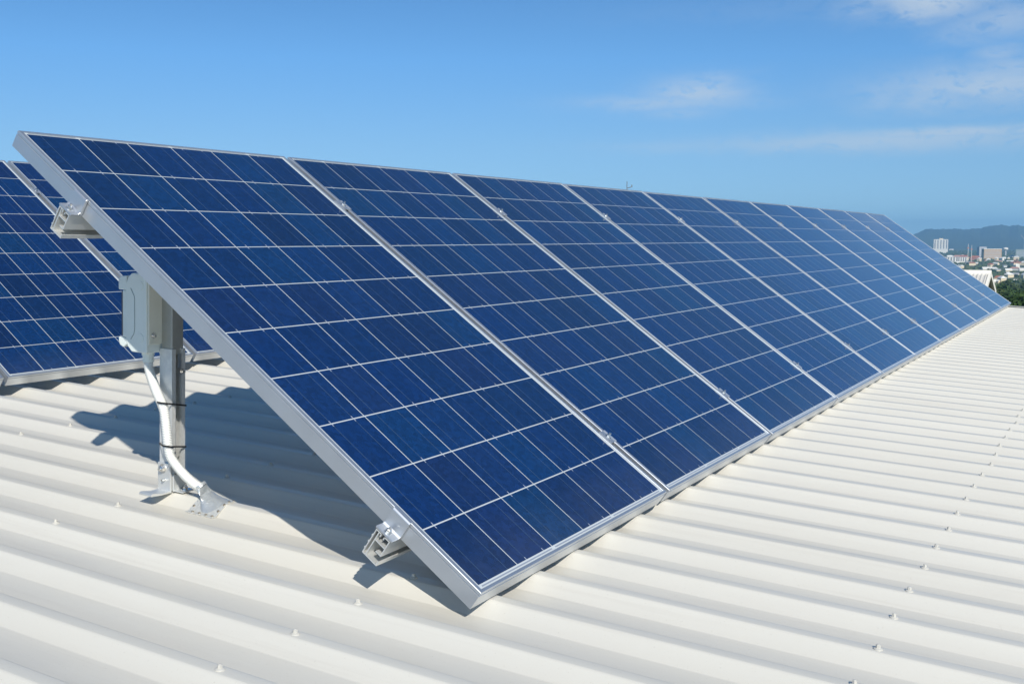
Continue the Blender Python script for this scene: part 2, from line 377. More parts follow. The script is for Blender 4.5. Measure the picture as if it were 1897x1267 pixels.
def bolt(b, c, axis, r=.0062, h=.006, washer=.009):
    c = Vector(c); a = Vector(axis).normalized(); u = a.orthogonal().normalized(); v = a.cross(u)
    b.tube([c, c + a * .0014], washer, 14)
    P = [c + a * .0014 + (u * math.cos(k * math.pi / 3) + v * math.sin(k * math.pi / 3)) * r for k in range(6)]
    Q = [p + a * h for p in P]; R = [c + a * (h + .0026) + (p - c - a * .0014) * .72 for p in P]
    b.quadmesh(P + Q + R, [(k, (k + 1) % 6, 6 + (k + 1) % 6, 6 + k) for k in range(6)] + [(6 + k, 6 + (k + 1) % 6, 12 + (k + 1) % 6, 12 + k) for k in range(6)] + [tuple(range(12, 18))])
    b.tube([c + a * h, c + a * (h + .008)], .0032, 8)
def end_clamp(label, v, x, sgn=1):
    t = thing('end_clamp', label, 'panel clamp', 'end clamps', M @ PANEL @ T(x, v, 0) @ Matrix.Scale(sgn, 4, (1, 0, 0)))
    b = MB(); w0 = -DEP
    poly = [(.0075, .0004), (.0075, .0026), (-.0055, .0026), (-.0085, -.001), (-.0090, w0 + .010), (-.014, w0 + .0055), (-.034, w0 + .0055), (-.034, w0 + .0005), (-.0010, w0 + .0005), (-.0010, .0004)]
    b.prism(poly, -.025, .025, 'y'); b.build('bracket', alu, t, bevel=.0008)
    c = MB(); bolt(c, (-.0225, 0, w0 + .0055), (0, 0, 1)); c.build('bolt', stainless, t)
    return t
end_clamp('end clamp with bolt holding the near panel, on the lower rail end', V_RAIL[0], 0)
end_clamp('end clamp with bolt holding the near panel, on the upper rail end', V_RAIL[1], 0)
def mid_clamp_proto():
    t = thing('mid_clamp', '', 'panel clamp', 'clamps between neighbouring panels', M)
    b = MB(); g = GAP / 2
    poly = [(-g - .0075, .0004), (-g + .001, .0004), (-g + .001, -.010), (-g + .0035, -.010), (-g + .0035, .0012), (g - .0035, .0012), (g - .0035, -.010), (g - .001, -.010), (g - .001, .0004),
            (g + .0075, .0004), (g + .0075, .0050), (g + .002, .0058), (g - .002, .0036), (-g + .002, .0036), (-g - .002, .0058), (-g - .0075, .0050)]
    b.prism(poly, -.024, .024, 'y'); b.build('bracket', alu, t)
    c = MB(); bolt(c, (0, 0, .0036), (0, 0, 1), r=.0068, h=.0065); c.build('bolt', stainless, t)
    return t
ordn = ['first', 'second', 'third', 'fourth', 'fifth', 'sixth', 'seventh', 'eighth', 'ninth', 'tenth']
mc = None
for i in range(1, 11):
    for v, nm in ((V_RAIL[0], 'low'), (V_RAIL[1], 'high')):
        mw = M @ PANEL @ T(i * PIT_U - GAP / 2, v, 0)
        lb = 'small bolted clamp %s in the %s gap of the front row from the camera' % (nm, ordn[i - 1])
        if mc is None: mc = mid_clamp_proto(); mc.matrix_world = mw; mc['label'] = lb
        else: dup(mc, mw, lb)
for i in (0, 1):
    for v, nm in ((V_RAIL[1], 'high'),):
        dup(mc, M @ T(*ROW2) @ PANEL @ T(i * PIT_U - GAP / 2, v, 0),
            'small bolted clamp high in the rear row gap, ' + ('behind the isolator box' if i else 'at the left picture edge') if 0 else
            ('small bolted clamp high in the rear row, left of the front row rail end' if i else 'small bolted clamp high in the rear row, past the left picture edge'))

# ------------------------------------------------------------------ the roof underfoot
ZC, RP, RX0, RH = -0.0425, 0.19142, 0.0960, 0.0270
ROOF_X0, ROOF_X1, ROOF_Y0, ROOF_Y1 = -7.0, 11.16, -9.0, 8.2
def rib_profile(x0, x1):
    base = [(-.013, 0), (.013, 0)]                                     # crest
    pts = [(-.0545, -RH), (-.0500, -RH + .0010), (-.0185, -.0030), (-.0150, -.0004), (-.0120, 0), (.0120, 0), (.0150, -.0004), (.0185, -.0030), (.0455, -RH + .0012), (.0500, -RH)]
    P = [(x0, -RH)]; k0 = math.ceil((x0 + .06 - RX0) / RP); k1 = math.floor((x1 - .06 - RX0) / RP)
    for k in range(k0, k1 + 1):
        c = RX0 + k * RP
        for x, z in pts: P.append((c + x, z))
        if k % 4 == 1:      # side lap of one sheet over the next, just past the rib
            P.append((c + .0505, -RH + .0018)); P.append((c + .0640, -RH + .0018)); P.append((c + .0642, -RH))
    P.append((x1, -RH)); return P
roof = thing('roof', 'cream corrugated metal roof that carries both rows of solar panels', 'roof', None, M); roof['kind'] = 'thing'
def rib_sheet(x0, x1, y0, y1, ny, zc):
    P = rib_profile(x0, x1); b = MB(); n = len(P); V = []; F = []
    ys = [y0 + (y1 - y0) * j / ny for j in range(ny + 1)]
    for y in ys: V += [(x, y, z + zc) for x, z in P]
    for j in range(ny):
        for i in range(n - 1): F.append((j * n + i, j * n + i + 1, (j + 1) * n + i + 1, (j + 1) * n + i))
    b.quadmesh(V, F); return b
sheet = rib_sheet(ROOF_X0, ROOF_X1, ROOF_Y0, ROOF_Y1, 12, ZC).build('roof_sheet', roof_paint, roof, smooth=True)
def screw_shape(b, x, y, z):
    b.tube([(x, y, z - .0004), (x, y, z + .0016), (x, y, z + .0032)], [.0090, .0088, .0058], 14)
    P = [(x + .0046 * math.cos(a), y + .0046 * math.sin(a)) for a in [k * math.pi / 3 + .3 for k in range(6)]]
    b.prism(P, z + .0026, z + .0088, 'z'); b.tube([(x, y, z + .0086), (x, y, z + .0100)], [.0036, .0022], 8)
screw_paint = mat('screw_paint', (.58, .56, .50), .35, .1)
spots = []
for Y in (1.1606, .2289, -.7044, 2.0923, -1.636, 3.024, -2.568):
    for k in range(-30, 58):
        x = RX0 + k * RP
        if x < ROOF_X0 + .1 or x > ROOF_X1 - .1: continue
        p = RC @ (Vector((x + random.uniform(-.002, .002), Y, ZC)) - CAM_LOCAL)
        vis = p.z > .1 and -20 < 948.5 + FPX * p.x / p.z < 1917 and 0 < 633.5 + FPX * p.y / p.z < 1290
        spots.append((0 if vis else 1, (p.length), x, Y + random.uniform(-.006, .006)))
spots.sort()
# only those in the open (not under the front row) rank as visible
def open_spot(x, y):
    return not (0.1 < x < 11.1 and -.0 < y < 1.45 and not (x < .95 and y > .9 - x * .0)) and not (x > .9 and y > 1.5)
near = [s for s in spots if s[0] == 0 and open_spot(s[2], s[3])][:100]
rest = [s for s in spots if s not in near]
sb = MB(); screw_shape(sb, 0, 0, 0); sm = sb.mesh('roof_screw', screw_paint, smooth=True)
for s in near:
    o = bpy.data.objects.new('roof_screw', sm); COL.objects.link(o); o.parent = sheet; o.location = (s[2], s[3], ZC); o.rotation_euler = (0, 0, random.uniform(0, 1))
sb = MB()
for s in rest: screw_shape(sb, s[2], s[3], ZC)
tag(sb.build('roof_screw', screw_paint, sheet), kind='stuff')
fl = MB()
fl.box(ROOF_X1 - .012, ROOF_X1 + .050, ROOF_Y0, ROOF_Y1, ZC + .003, ZC + .006); fl.box(ROOF_X1 + .047, ROOF_X1 + .050, ROOF_Y0, ROOF_Y1, ZC - .18, ZC + .003)
fl.build('barge_flashing', roof_paint, roof)
rc = MB(); rc.box(ROOF_X0, ROOF_X1, ROOF_Y1 - .1, ROOF_Y1 + .25, ZC + .002, ZC + .006); rc.build('ridge_cap', roof_paint, roof)
wl = MB(); wl.box(ROOF_X0 + .2, ROOF_X1 - .1, ROOF_Y0 + .2, ROOF_Y1, -9.6, ZC - .12); wl.build('wall', mat('pale_wall', (.55, .53, .48), .8), roof)

# ------------------------------------------------------------------ support posts
def post(x, y, ztop, label, full=True):
    t = thing('support_post', label, 'post', 'posts under the front row', M @ T(x, y, 0))
    b = MB()
    def chan(b, h, wth, th, lip, z0, z1):     # lipped channel open toward -y
        b.box(-h, -h + th, -wth, wth, z0, z1); b.box(h - th, h, -wth, wth, z0, z1); b.box(-h + th, h - th, wth - th, wth, z0, z1)
        b.box(-h + th, -h + lip, -wth, -wth + th, z0, z1); b.box(h - lip, h - th, -wth, -wth + th, z0, z1)
        b.box(-h + lip - th, -h + lip, -wth + th, -wth + .008, z0, z1); b.box(h - lip, h - lip + th, -wth + th, -wth + .008, z0, z1)
    chan(b, .0235, .0235, .0025, .013, ZC + .006, .352); b.build('lower_channel', galv, t)
    u = MB(); u.box(-.0200, .0200, -.0200, .0200, .335, ztop); u.build('upper_tube', mat('dull_aluminium', (.50, .50, .46), .5, .8, noise=(30, 3, .5, (.42, .42, .38))), t, bevel=.002)
    s = MB(); s.box(-.006, .006, -.0262, -.0240, .300, .338); s.build('slot_plate', stainless, t)
    s = MB(); bolt(s, (.010, -.0240, .290), (0, -1, 0), r=.005, h=.004, washer=.007); s.build('height_bolt', stainless, t)
    f = MB()
    f.box(-.0300, -.0240, -.024, .024, ZC + .004, ZC + .082)               # vertical plate
    f.prism([(-.095, .0075), (-.088, .0105), (-.060, .0050), (-.030, .0050), (-.0240, .0050), (-.0240, .0), (-.060, 0), (-.095, .0025)], -.024, .024, 'y', T(0, 0, ZC + .001))
    f.box(-.0235, .0235, -.0310, -.0260, ZC + .004, ZC + .050); f.box(-.020, .026, -.060, -.0310, ZC + .004, ZC + .008)
    f.build('foot_bracket', alu_mill, t, bevel=.001)
    for c0, ax_, r_, h_, w_ in (((-.0300, .004, ZC + .066), (-1, 0, 0), .0085, .008, .013), ((-.0300, -.002, ZC + .035), (-1, 0, 0), .003, .002, .004), ((.004, -.046, ZC + .008), (0, 0, 1), .0075, .007, .012)):
        c = MB(); bolt(c, c0, ax_, r=r_, h=h_, washer=w_); c.build('bolt', stainless, t)
    return t
p0 = post(.2890, 1.1755, .640, 'galvanised steel post carrying the box and the white conduit')
for X in FEET[1:]:
    dup(p0, M @ T(X, 1.1755, 0), 'galvanised steel post hidden under the front row of panels')

# ------------------------------------------------------------------ isolator box, conduit, ties, flashing boot
bx = thing('isolator_box', 'pale grey electrical isolator box fixed to the steel post', 'electrical box', None, M @ T(.2220, 1.2010, .3400))
b = MB(); b.box(.0030, .0600, -.0060, .0, .024, .205); b.build('back_housing', paint_beige, bx, bevel=.0025)
b = MB()                                                            # main body: octagonal end profile seen from the side
b.prism([(.0, 0), (.058, 0), (.074, .014), (.080, .026), (.080, .180), (.070, .203), (.056, .213), (.0, .213)], 0, .063, 'x'); b.build('body', paint_grey, bx, bevel=.0028, segs=2)
for poly in ([(.0815, .018), (.096, .008), (.110, .014), (.114, .026), (.114, .036), (.0815, .036)],
             [(.0815, .165), (.114, .165), (.114, .192), (.104, .202), (.0815, .204)],
             [(.0805, .0365), (.098, .0365), (.098, .1645), (.0805, .1645)]):
    b = MB(); b.prism(poly, .004, .059, 'x'); b.build('front_cover', paint_grey, bx, bevel=.003)
b = MB(); b.box(.0075, .0555, .0985, .1060, .040, .160); b.build('smoked_window', dark_plastic, bx, bevel=.0015)
for (y, z) in ((.024, .180), (.024, .040)):
    b = MB(); b.tube([(-.0012, y, z), (.0005, y, z)], .0125, 20); b.build('knockout', paint_grey, bx)
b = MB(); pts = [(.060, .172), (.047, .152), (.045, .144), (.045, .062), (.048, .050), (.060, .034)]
b.tube([(-.0003, y, z) for y, z in pts], .0011, 6); b.build('cover_seam', mat('seam_line_grey', (.30, .36, .36), .6), bx)  # dark grey line along the split between cover and base
b = MB(); bolt(b, (.018, -.0062, .048), (0, -1, 0), r=.003, h=.0015, washer=.008); b.build('fixing_screw', stainless, bx)
b = MB(); b.tube([(.031, .029, .001), (.031, .029, -.010), (.031, .029, -.0105), (.031, .028, -.028)], [.0165, .0165, .0145, .0145], 18); b.build('cable_gland', paint_grey, bx)

def smooth_path(P, n=10):
    P = [Vector(p) for p in P]; out = []
    for i in range(len(P) - 1):
        p0 = P[max(i - 1, 0)]; p1 = P[i]; p2 = P[i + 1]; p3 = P[min(i + 2, len(P) - 1)]
        for k in range(n):
            t = k / n; out.append(.5 * ((2 * p1) + (p2 - p0) * t + (2 * p0 - 5 * p1 + 4 * p2 - p3) * t * t + (3 * p1 - p0 - 3 * p2 + p3) * t ** 3))
    return out + [P[-1]]
CPATH = [(.253, 1.230, .328), (.252, 1.224, .290), (.246, 1.195, .245), (.2370, 1.155, .200), (.2355, 1.144, .165), (.2360, 1.138, .120), (.2390, 1.136, .085), (.2430, 1.128, .060), (.2490, 1.100, .030), (.2560, 1.070, .006), (.2640, 1.040, -.012)]
path = smooth_path(CPATH, 40)
# resample evenly, one ridge every 3.6 mm
res = [path[0]]; step = .0011; acc = 0
for a, c in zip(path, path[1:]):
    d = (c - a).length; t = step - acc
    while t <= d: res.append(a.lerp(c, t / d)); t += step
    acc = (d - (t - step))
rr_ = [.0122 + .0014 * math.cos(2 * math.pi * i / 4.0) for i in range(len(res))]
b = MB(); b.tube(res, rr_, 18)
cd_ = b.build('conduit', white_pvc); cd_.matrix_world = M
for p in cd_.data.polygons: p.use_smooth = True
tag(cd_, 'white corrugated flexible conduit running from the box down to the roof', 'conduit')
def tie(z, label, y0):
    b = MB(); cx, cy = .2375, y0
    # loop round conduit and post
    P = []
    for a in range(150, 331, 20): P.append((cx + .0150 * math.cos(rad(a)), cy + .0150 * math.sin(rad(a))))
    P += [(.3140, 1.1500), (.3145, 1.1990), (.2660, 1.2010)]
    n = len(P); pts = [(x, y, z + .010 - .013 * (x - .247) / .06) for x, y in P]; pts.append(pts[0])
    pts = [Vector(p) for p in pts]
    for a, c in zip(pts, pts[1:]):
        d = (c - a).normalized(); nrm = Vector((d.y, -d.x, 0)).normalized() * .0009; u = Vector((0, 0, .0022))
        a2 = a - d * .0006; c2 = c + d * .0006
        b.quadmesh([a2 - nrm - u, c2 - nrm - u, c2 + nrm - u, a2 + nrm - u, a2 - nrm + u, c2 - nrm + u, c2 + nrm + u, a2 + nrm + u],
                   [(0, 1, 2, 3), (4, 5, 6, 7), (0, 1, 5, 4), (1, 2, 6, 5), (2, 3, 7, 6), (3, 0, 4, 7)])
    o = b.build('cable_tie', black_plastic); o.matrix_world = M; tag(o, label, 'cable tie', 'cable ties on the post')
tie(.1980, 'upper black cable tie strapping the conduit to the post', 1.155)
tie(.0830, 'lower black cable tie strapping the conduit to the post', 1.136)

def crest_z(dx):      # height of the sheet above/below the crest at distance dx from rib centre
    pts = [(-.0957, -RH), (-.0545, -RH), (-.0185, -.003), (-.0120, 0), (.0120, 0), (.0185, -.003), (.0500, -RH), (.0957, -RH)]
    for (a, za), (c, zc_) in zip(pts, pts[1:]):
        if a <= dx <= c: return za + (zc_ - za) * (dx - a) / (c - a)
    return -RH
boot = thing('pipe_flashing', 'silver rubber roof flashing where the white conduit enters the roof', 'flashing', None, M @ T(RX0 + RP, 1.005, ZC))
b = MB(); nx, ny = 26, 18; V = []; F = []
hx0, hx1, hy = -.066, .050, .050
def base_pt(i, j):
    x = hx0 + (hx1 - hx0) * i / nx; y = -hy + 2 * hy * j / ny; return x, y, crest_z(x)
for lay in (.0032, .0008):
    for j in range(ny + 1):
        for i in range(nx + 1):
            x, y, z = base_pt(i, j); V.append((x, y, z + lay + .0006 * math.sin(i * 2.1 + j * 1.7)))
n1 = (nx + 1) * (ny + 1)
for j in range(ny):
    for i in range(nx):
        a = j * (nx + 1) + i; F.append((a, a + 1, a + nx + 2, a + nx + 1)); F.append((n1 + a, n1 + a + nx + 1, n1 + a + nx + 2, n1 + a + 1))
edge = [j * (nx + 1) for j in range(ny + 1)] + [ny * (nx + 1) + i for i in range(1, nx + 1)] + [(ny - 1 - j) * (nx + 1) + nx for j in range(ny)] + [nx - 1 - i for i in range(nx)]
for a, c in zip(edge, edge[1:]): F.append((a, c, c + n1, a + n1))
b.quadmesh(V, F); b.build('base_rim', mat('crimped_aluminium_strip', (.74, .75, .72), .36, .45, noise=(160, 3, .8, (.55, .56, .54)), bump=(120, .8, .003)), boot, smooth=True)
b = MB(); rings = 13; seg = 36; V = []; F = []
tip = Vector((-.0205, .0400, .0360)); ax = Vector((-.20, .55, .62)).normalized()
for r in range(rings):
    t = r / (rings - 1)
    for k in range(seg):
        a = 2 * math.pi * k / seg
        x = -.008 + .0440 * math.cos(a); y = -.004 + .0360 * math.sin(a); base = Vector((x, y, crest_z(x) + .0036))
        u = Vector((1, 0, .25)).normalized(); w_ = ax.cross(u).normalized()
        top = tip + (u * math.cos(a) + w_ * math.sin(a) * -1) * .0165
        s_ = t ** .75; p = base.lerp(top, s_); c_ = Vector((-.008, -.004, 0)).lerp(tip, s_)
        out = (p - c_); fold = 1 + .05 * math.sin(r * 2.6) * (1 - t) - .16 * math.sin(math.pi * t)
        V.append(c_ + out * fold)
for r in range(rings - 1):
    for k in range(seg): F.append((r * seg + k, r * seg + (k + 1) % seg, (r + 1) * seg + (k + 1) % seg, (r + 1) * seg + k))
b.quadmesh(V, F); b.build('rubber_cone', flash_foil, boot, smooth=True)
b = MB(); b.tube([tip - ax * .004, tip + ax * .005], .0172, 22); b.build('collar', flash_foil, boot)
rivm = mat('rivet', (.42, .36, .28), .4, .8)
rv = MB(); rv.tube([(0, 0, 0), (0, 0, .0018), (0, 0, .0026)], [.0040, .0036, .0015], 10); rvm = rv.mesh('rivet', rivm)
for (x, y) in [(-.058, -.040), (-.058, -.018), (-.058, .006), (-.058, .030), (-.040, -.044), (-.020, -.0455), (-.002, -.0455), (.016, -.044), (-.040, .044), (.036, -.040), (.040, -.010), (.040, .02)]:
    o = bpy.data.objects.new('rivet', rvm); COL.objects.link(o); o.parent = boot; o.location = (x, y, crest_z(x) + .0032)
    o.rotation_euler = (0, -.7 if x < -.0185 and x > -.05 else (.7 if x > .0185 else 0), 0)

# ------------------------------------------------------------------ land beyond the roof (world frame, z up)
def sstep(a, b_, x):
    t = max(0.0, min(1.0, (x - a) / (b_ - a))); return t * t * (3 - 2 * t)
def hnoise(x, y):
    return math.sin(x * .013 + 1.3) * math.cos(y * .017 - .4) + .5 * math.sin(x * .031 - y * .027 + 2.0)
def ground_z(x, y):
    d = math.hypot(x - 4, y)
    pts = [(0, -9.6), (40, -9.8), (120, -14.5), (300, -25), (600, -36), (1100, -48), (1700, -55), (3000, -58), (60000, -58)]
    for (a, za), (c, zc_) in zip(pts, pts[1:]):
        if d <= c:
            z = za + (zc_ - za) * (d - a) / (c - a); break
    else: z = -58
    return z + hnoise(x, y) * 1.6 * sstep(60, 400, d) * (1 - sstep(3000, 6000, d))
def land_hit(x, y, dmax=9000):
    d = dirpx(x, y); t = 30.0
    while t < dmax:
        p = CAM + d * t
        if p.z < ground_z(p.x, p.y): return p, t
        t *= 1.01
    return CAM + d * dmax, dmax
def ground_sheet():
    b = MB(); rings = [0, 20, 40, 60, 90, 130, 180, 240, 320, 420, 550, 700, 900, 1150, 1450, 1800, 2300, 3000, 4000, 5500, 8000, 13000, 22000, 40000]
    seg = 120; V = [(4, 0, ground_z(4, 0))]; F = []
    for r in rings[1:]:
        for k in range(seg):
            a = 2 * math.pi * k / seg; x = 4 + r * math.cos(a); y = r * math.sin(a); V.append((x, y, ground_z(x, y)))
    for k in range(seg): F.append((0, 1 + k, 1 + (k + 1) % seg))
    for i in range(len(rings) - 2):
        for k in range(seg): F.append((1 + i * seg + k, 1 + i * seg + (k + 1) % seg, 1 + (i + 1) * seg + (k + 1) % seg, 1 + (i + 1) * seg + k))
    b.quadmesh(V, F)
    gm = mat('grass_and_scrub', (.050, .080, .028), .95, noise=(.02, 8, 1.0, (.10, .105, .050)), coords='Object')
    o = b.build('ground', gm, smooth=True); tag(o, 'green suburban land falling away from the building', kind='structure')
ground_sheet()

def hill_range():
    # ridge line taken from the skyline; stands 9 km off, 5 km deep
    ridge = [(-1600, 436), (-1100, 428), (-700, 433), (-300, 425), (100, 431), (500, 427), (900, 434), (1200, 429), (1400, 432), (1560, 431), (1640, 436), (1690, 436), (1700, 431), (1712, 426), (1722, 424), (1740, 425), (1762, 424), (1790, 425), (1815, 423), (1828, 420), (1840, 417.5), (1856, 417), (1866, 418.5),
             (1882, 417.5), (1897, 419), (1930, 416), (1980, 421), (2060, 419), (2200, 426), (2400, 421), (2600, 430)]
    b = MB(); D = 9000.0; V = []; F = []; cols = []
    rr = random.Random(5); N = 1300
    def ry(x):
        for (a, ya), (c, yc) in zip(ridge, ridge[1:]):
            if a <= x <= c:
                t = (x - a) / (c - a); t = t * t * (3 - 2 * t); return ya + (yc - ya) * t
        return 430
    rows = [(-2600, 0), (-2000, .16), (-1500, .34), (-1000, .50), (-600, .70), (-250, .90), (0, 1.0), (500, .85), (1500, .4), (2600, 0)]
    for i in range(N + 1):
        x = -1600 + 4200 * i / N; d = dirpx(x, 440); h = Vector((d.x, d.y, 0)).normalized()
        top = CAM.z + D * math.tan(math.asin(dirpx(x, ry(x)).z)) + 2.5 * math.sin(i * 1.9) + 2 * math.sin(i * .73)
        for (off, f) in rows:
            gul = 1 - .16 * abs(math.sin(i * .21 + off * .0012)) * (0 if f == 1 else 1)
            P = Vector((CAM.x, CAM.y, 0)) + h * (D + off); V.append((P.x, P.y, -62 + (top + 62) * f * gul))
    n = len(rows)
    for i in range(N):
        for j in range(n - 1): F.append((i * n + j, (i + 1) * n + j, (i + 1) * n + j + 1, i * n + j + 1))
    b.quadmesh(V, F)
    o = b.build('hills', mat('forested_hill', (.050, .075, .035), .95, noise=(.012, 8, 1.0, (.030, .045, .022))), smooth=True)
    tag(o, 'low wooded hill range fading blue behind the suburb', kind='structure')
hill_range()

# ---- trees
leafA = mat('dark_foliage', (.032, .062, .018), .75, spec=.15, noise=(1.2, 4, 1.0, (.055, .098, .026)))
leafB = mat('olive_foliage', (.085, .120, .032), .75, spec=.15, noise=(1.0, 4, 1.0, (.045, .068, .020)))
bark = mat('bark', (.16, .12, .085), .9)
def tree_proto(kind, seed, H, Wd, nq, ls, m):
    r = random.Random(seed); root = thing(kind, '', 'tree'); b = MB()
    lobes = [(Vector((0, 0, H * .62)), Wd * .34)]
    for k in range(9):
        a = r.uniform(0, 6.28); rr2 = r.uniform(.15, .34) * Wd
        lobes.append((Vector((rr2 * math.cos(a), rr2 * math.sin(a), H * r.uniform(.42, .86))), Wd * r.uniform(.15, .26)))
    for q in range(nq):
        c, R = r.choice(lobes); d = Vector((r.gauss(0, 1), r.gauss(0, 1), r.gauss(0, 1))).normalized()
        p = c + d * R * (r.random() ** .35); p.z = c.z + (p.z - c.z) * .8
        nn = (d + Vector((r.uniform(-.7, .7), r.uniform(-.7, .7), r.uniform(-.2, .9)))).normalized(); u = nn.orthogonal().normalized(); a = r.uniform(0, 6.28)
        u = (Matrix.Rotation(a, 3, nn) @ u); v = nn.cross(u); s_ = ls * r.uniform(.6, 1.3)
        b.quadmesh([p - u * s_ - v * s_ * .5, p + u * s_ * .4 - v * s_, p + u * s_ + v * s_ * .5, p - u * s_ * .4 + v * s_], [(0, 1, 2, 3)])
    me = bpy.data.meshes.new('crown'); me.from_pydata(b.v, [], b.f); me.materials.append(m)
    c = bpy.data.objects.new('crown', me); COL.objects.link(c); c.parent = root
    t = MB(); t.tube([(0, 0, -1), (.1, 0, H * .3), (.0, .1, H * .6)], [Wd * .035, Wd * .026, Wd * .012], 8)
    for k in range(4):
        a = k * 1.6 + r.random(); t.tube([(.05, 0, H * .32), (Wd * .17 * math.cos(a), Wd * .17 * math.sin(a), H * .6)], [Wd * .016, Wd * .006], 6)
    t.build('trunk', bark, root)
    return root
protos = [tree_proto('broadleaf_tree', 1, 10, 12, 1500, .42, leafA), tree_proto('broadleaf_tree', 2, 12, 11, 1500, .42, leafA),
          tree_proto('gum_tree', 3, 13, 10, 1100, .40, leafB), tree_proto('broadleaf_tree', 4, 8, 11, 1300, .42, leafB)]
nearp = [tree_proto('broadleaf_tree', 21, 9, 10, 5200, .20, leafA), tree_proto('broadleaf_tree', 22, 8.5, 9, 4600, .20, leafB)]
lab = ['rounded dark green tree among the houses beyond the roof edge', 'tall dark green tree among the houses beyond the roof edge',
       'loose olive gum tree among the houses beyond the roof edge', 'low spreading olive tree among the houses beyond the roof edge']
houses_xy = []
# ------------------------------------------------------------------ buildings of the suburb
def house(kind, label, cat, base, w, l, h, rh, yaw, wall, roofm, hip=0.0, group=None, windows=False):
    mw = Matrix.Translation(base) @ Matrix.Rotation(yaw, 4, 'Z')
    t = thing(kind, label, cat, group, mw); b = MB()
    b.prism([(-l / 2, 0 - 3), (l / 2, -3), (l / 2, h), (0, h + rh * .97), (-l / 2, h)] if not hip else [(-l / 2, -3), (l / 2, -3), (l / 2, h), (-l / 2, h)], -w / 2, w / 2, 'x')
    b.build('wall', wall, t)
    o = .45; r = MB(); e = -o * rh / (l / 2 + o) * .9
    hx = w / 2 + o; ly = l / 2 + o; rx = hx - (hip * ly if hip else 0)
    V = [(-hx, -ly, h + e), (hx, -ly, h + e), (hx, ly, h + e), (-hx, ly, h + e), (-rx, 0, h + rh), (rx, 0, h + rh)]
    V2 = [(x, y, z - .14) for x, y, z in V]
    F = [(0, 1, 5, 4), (2, 3, 4, 5)]; 
    if hip: F += [(1, 2, 5), (3, 0, 4)]
    n = 6; FF = F + [tuple(i + n for i in f)[::-1] for f in F]
    for a, c in ((0, 1), (2, 3)): FF.append((a, c, c + n, a + n))
    if hip: FF += [(1, 2, 2 + n, 1 + n), (3, 0, n, 3 + n)]
    else: FF += [(1, 5, 5 + n, 1 + n), (5, 2, 2 + n, 5 + n), (0, 4, 4 + n, n), (4, 3, 3 + n, 4 + n)]
    r.quadmesh(V, FF); r.v[-6:] = r.v[-6:]
    r.quadmesh([], [])
    r.v += V2
    r.build('roof', roofm, t)
    if windows:
        g = MB()
        for sx in (-.3, .05, .32):
            for sy in (-1, 1):
                g.box(w * sx - .7, w * sx + .7, sy * l / 2 - .04, sy * l / 2 + .04, h * .35, h * .35 + 1.2)
        g.build('window', mat('dark_window_glass', (.03, .04, .05), .15), t)
    houses_xy.append((base[0], base[1], max(w, l) * .62)); return t
rw = mat('white_roof', (.78, .75, .67), .5); rt = mat('terracotta_roof', (.34, .13, .075), .8); rg = mat('grey_roof', (.36, .37, .38), .7); rp_ = mat('pink_tile_roof', (.45, .24, .18), .8)
wc = mat('cream_wall', (.72, .60, .40), .8); ww = mat('white_wall', (.80, .76, .66), .8); wb = mat('brick_wall', (.32, .15, .10), .85); wgr = mat('grey_wall', (.45, .46, .46), .8)
HOUSES = [  # px x, px y of the eaves, width m, roof, wall, hip, yaw, label
    (1769, 484, 26, rw, ww, 0, .1, 'white long-roofed house just right of the panel edge, below the striped flats'),
    (1781, 491, 14, rw, wc, 1, .6, 'small white-roofed cream house peeping out beside the panel edge'),
    (1795, 485, 22, rg, ww, 0, .0, 'grey-roofed low house left of the foot of the masts'),
    (1806, 486, 20, rw, wc, 0, -.2, 'long pale roof just below the two masts'),
    (1814, 477, 22, rw, ww, 0, .1, 'white low block directly left of the tan office building'),
    (1829, 480, 24, rt, wc, 1, .2, 'orange-roofed house below the tan office building'),
    (1833, 474, 30, rw, ww, 0, 0, 'white flat strip at the foot of the tan office building'),
    (1849, 482, 26, rp_, ww, 1, .3, 'pink-roofed white villa right of the orange-roofed house'),
    (1845, 487, 18, rw, wc, 0, -.4, 'white gable below the pink-roofed villa'),
    (1859, 475, 18, rw, ww, 0, .2, 'small white roof right of the tan office building'),
    (1871, 482, 22, rw, wc, 0, .1, 'pale roof midway between villa and terracotta house'),
    (1888, 485, 26, rt, wc, 1, .0, 'terracotta-roofed cream house near the right picture edge'),
    (1881, 475, 26, rw, ww, 0, .2, 'white long building below the green-grey block'),
    (1826, 496, 18, rw, ww, 0, .2, 'bright white cube house, left of the large white one'),
    (1839, 496, 24, rw, ww, 1, -.1, 'large bright white house in the middle of the trees'),
    (1848, 499, 14, rg, wc, 0, .3, 'small grey-roofed cream house right of the large white one'),
    (1861, 491, 14, rg, ww, 0, .5, 'grey gable in the trees below the pale roof'),
    (1868, 499, 16, rw, wc, 0, .2, 'white gable in the trees, above the dark palms'),
    (1880, 496, 24, rp_, ww, 1, -.2, 'pink and white house by the right edge, middle distance'),
    (1893, 497, 14, rw, ww, 0, .2, 'white house cut by the right picture edge'),
    (1879, 508, 18, rg, ww, 0, -.2, 'grey-white low roof by the right edge, above the near white house'),
    (1866, 505, 12, rw, wc, 0, .6, 'little white shed roof left of the low grey-white roof'),
    (1838, 522, 9, rw, ww, 0, .2, 'small white cottage right of the neighbouring corrugated roof'),
    (1847, 521, 8, rw, wc, 0, -.4, 'tiny white outbuilding right of the small white cottage'),
    (1860, 527, 8, rw, wc, 1, .2, 'cream garden shed in the trees, between cottage and brick house'),
    (1881, 520, 11, rw, wb, 0, .5, 'white-roofed red brick house near the right picture edge'),
    (1724, 458, 30, rw, wc, 0, .1, 'cream low block left of the white tower, beside the panel edge'),
    (1762, 459, 30, rw, wc, 0, .1, 'cream low block right of the white tower'),
]
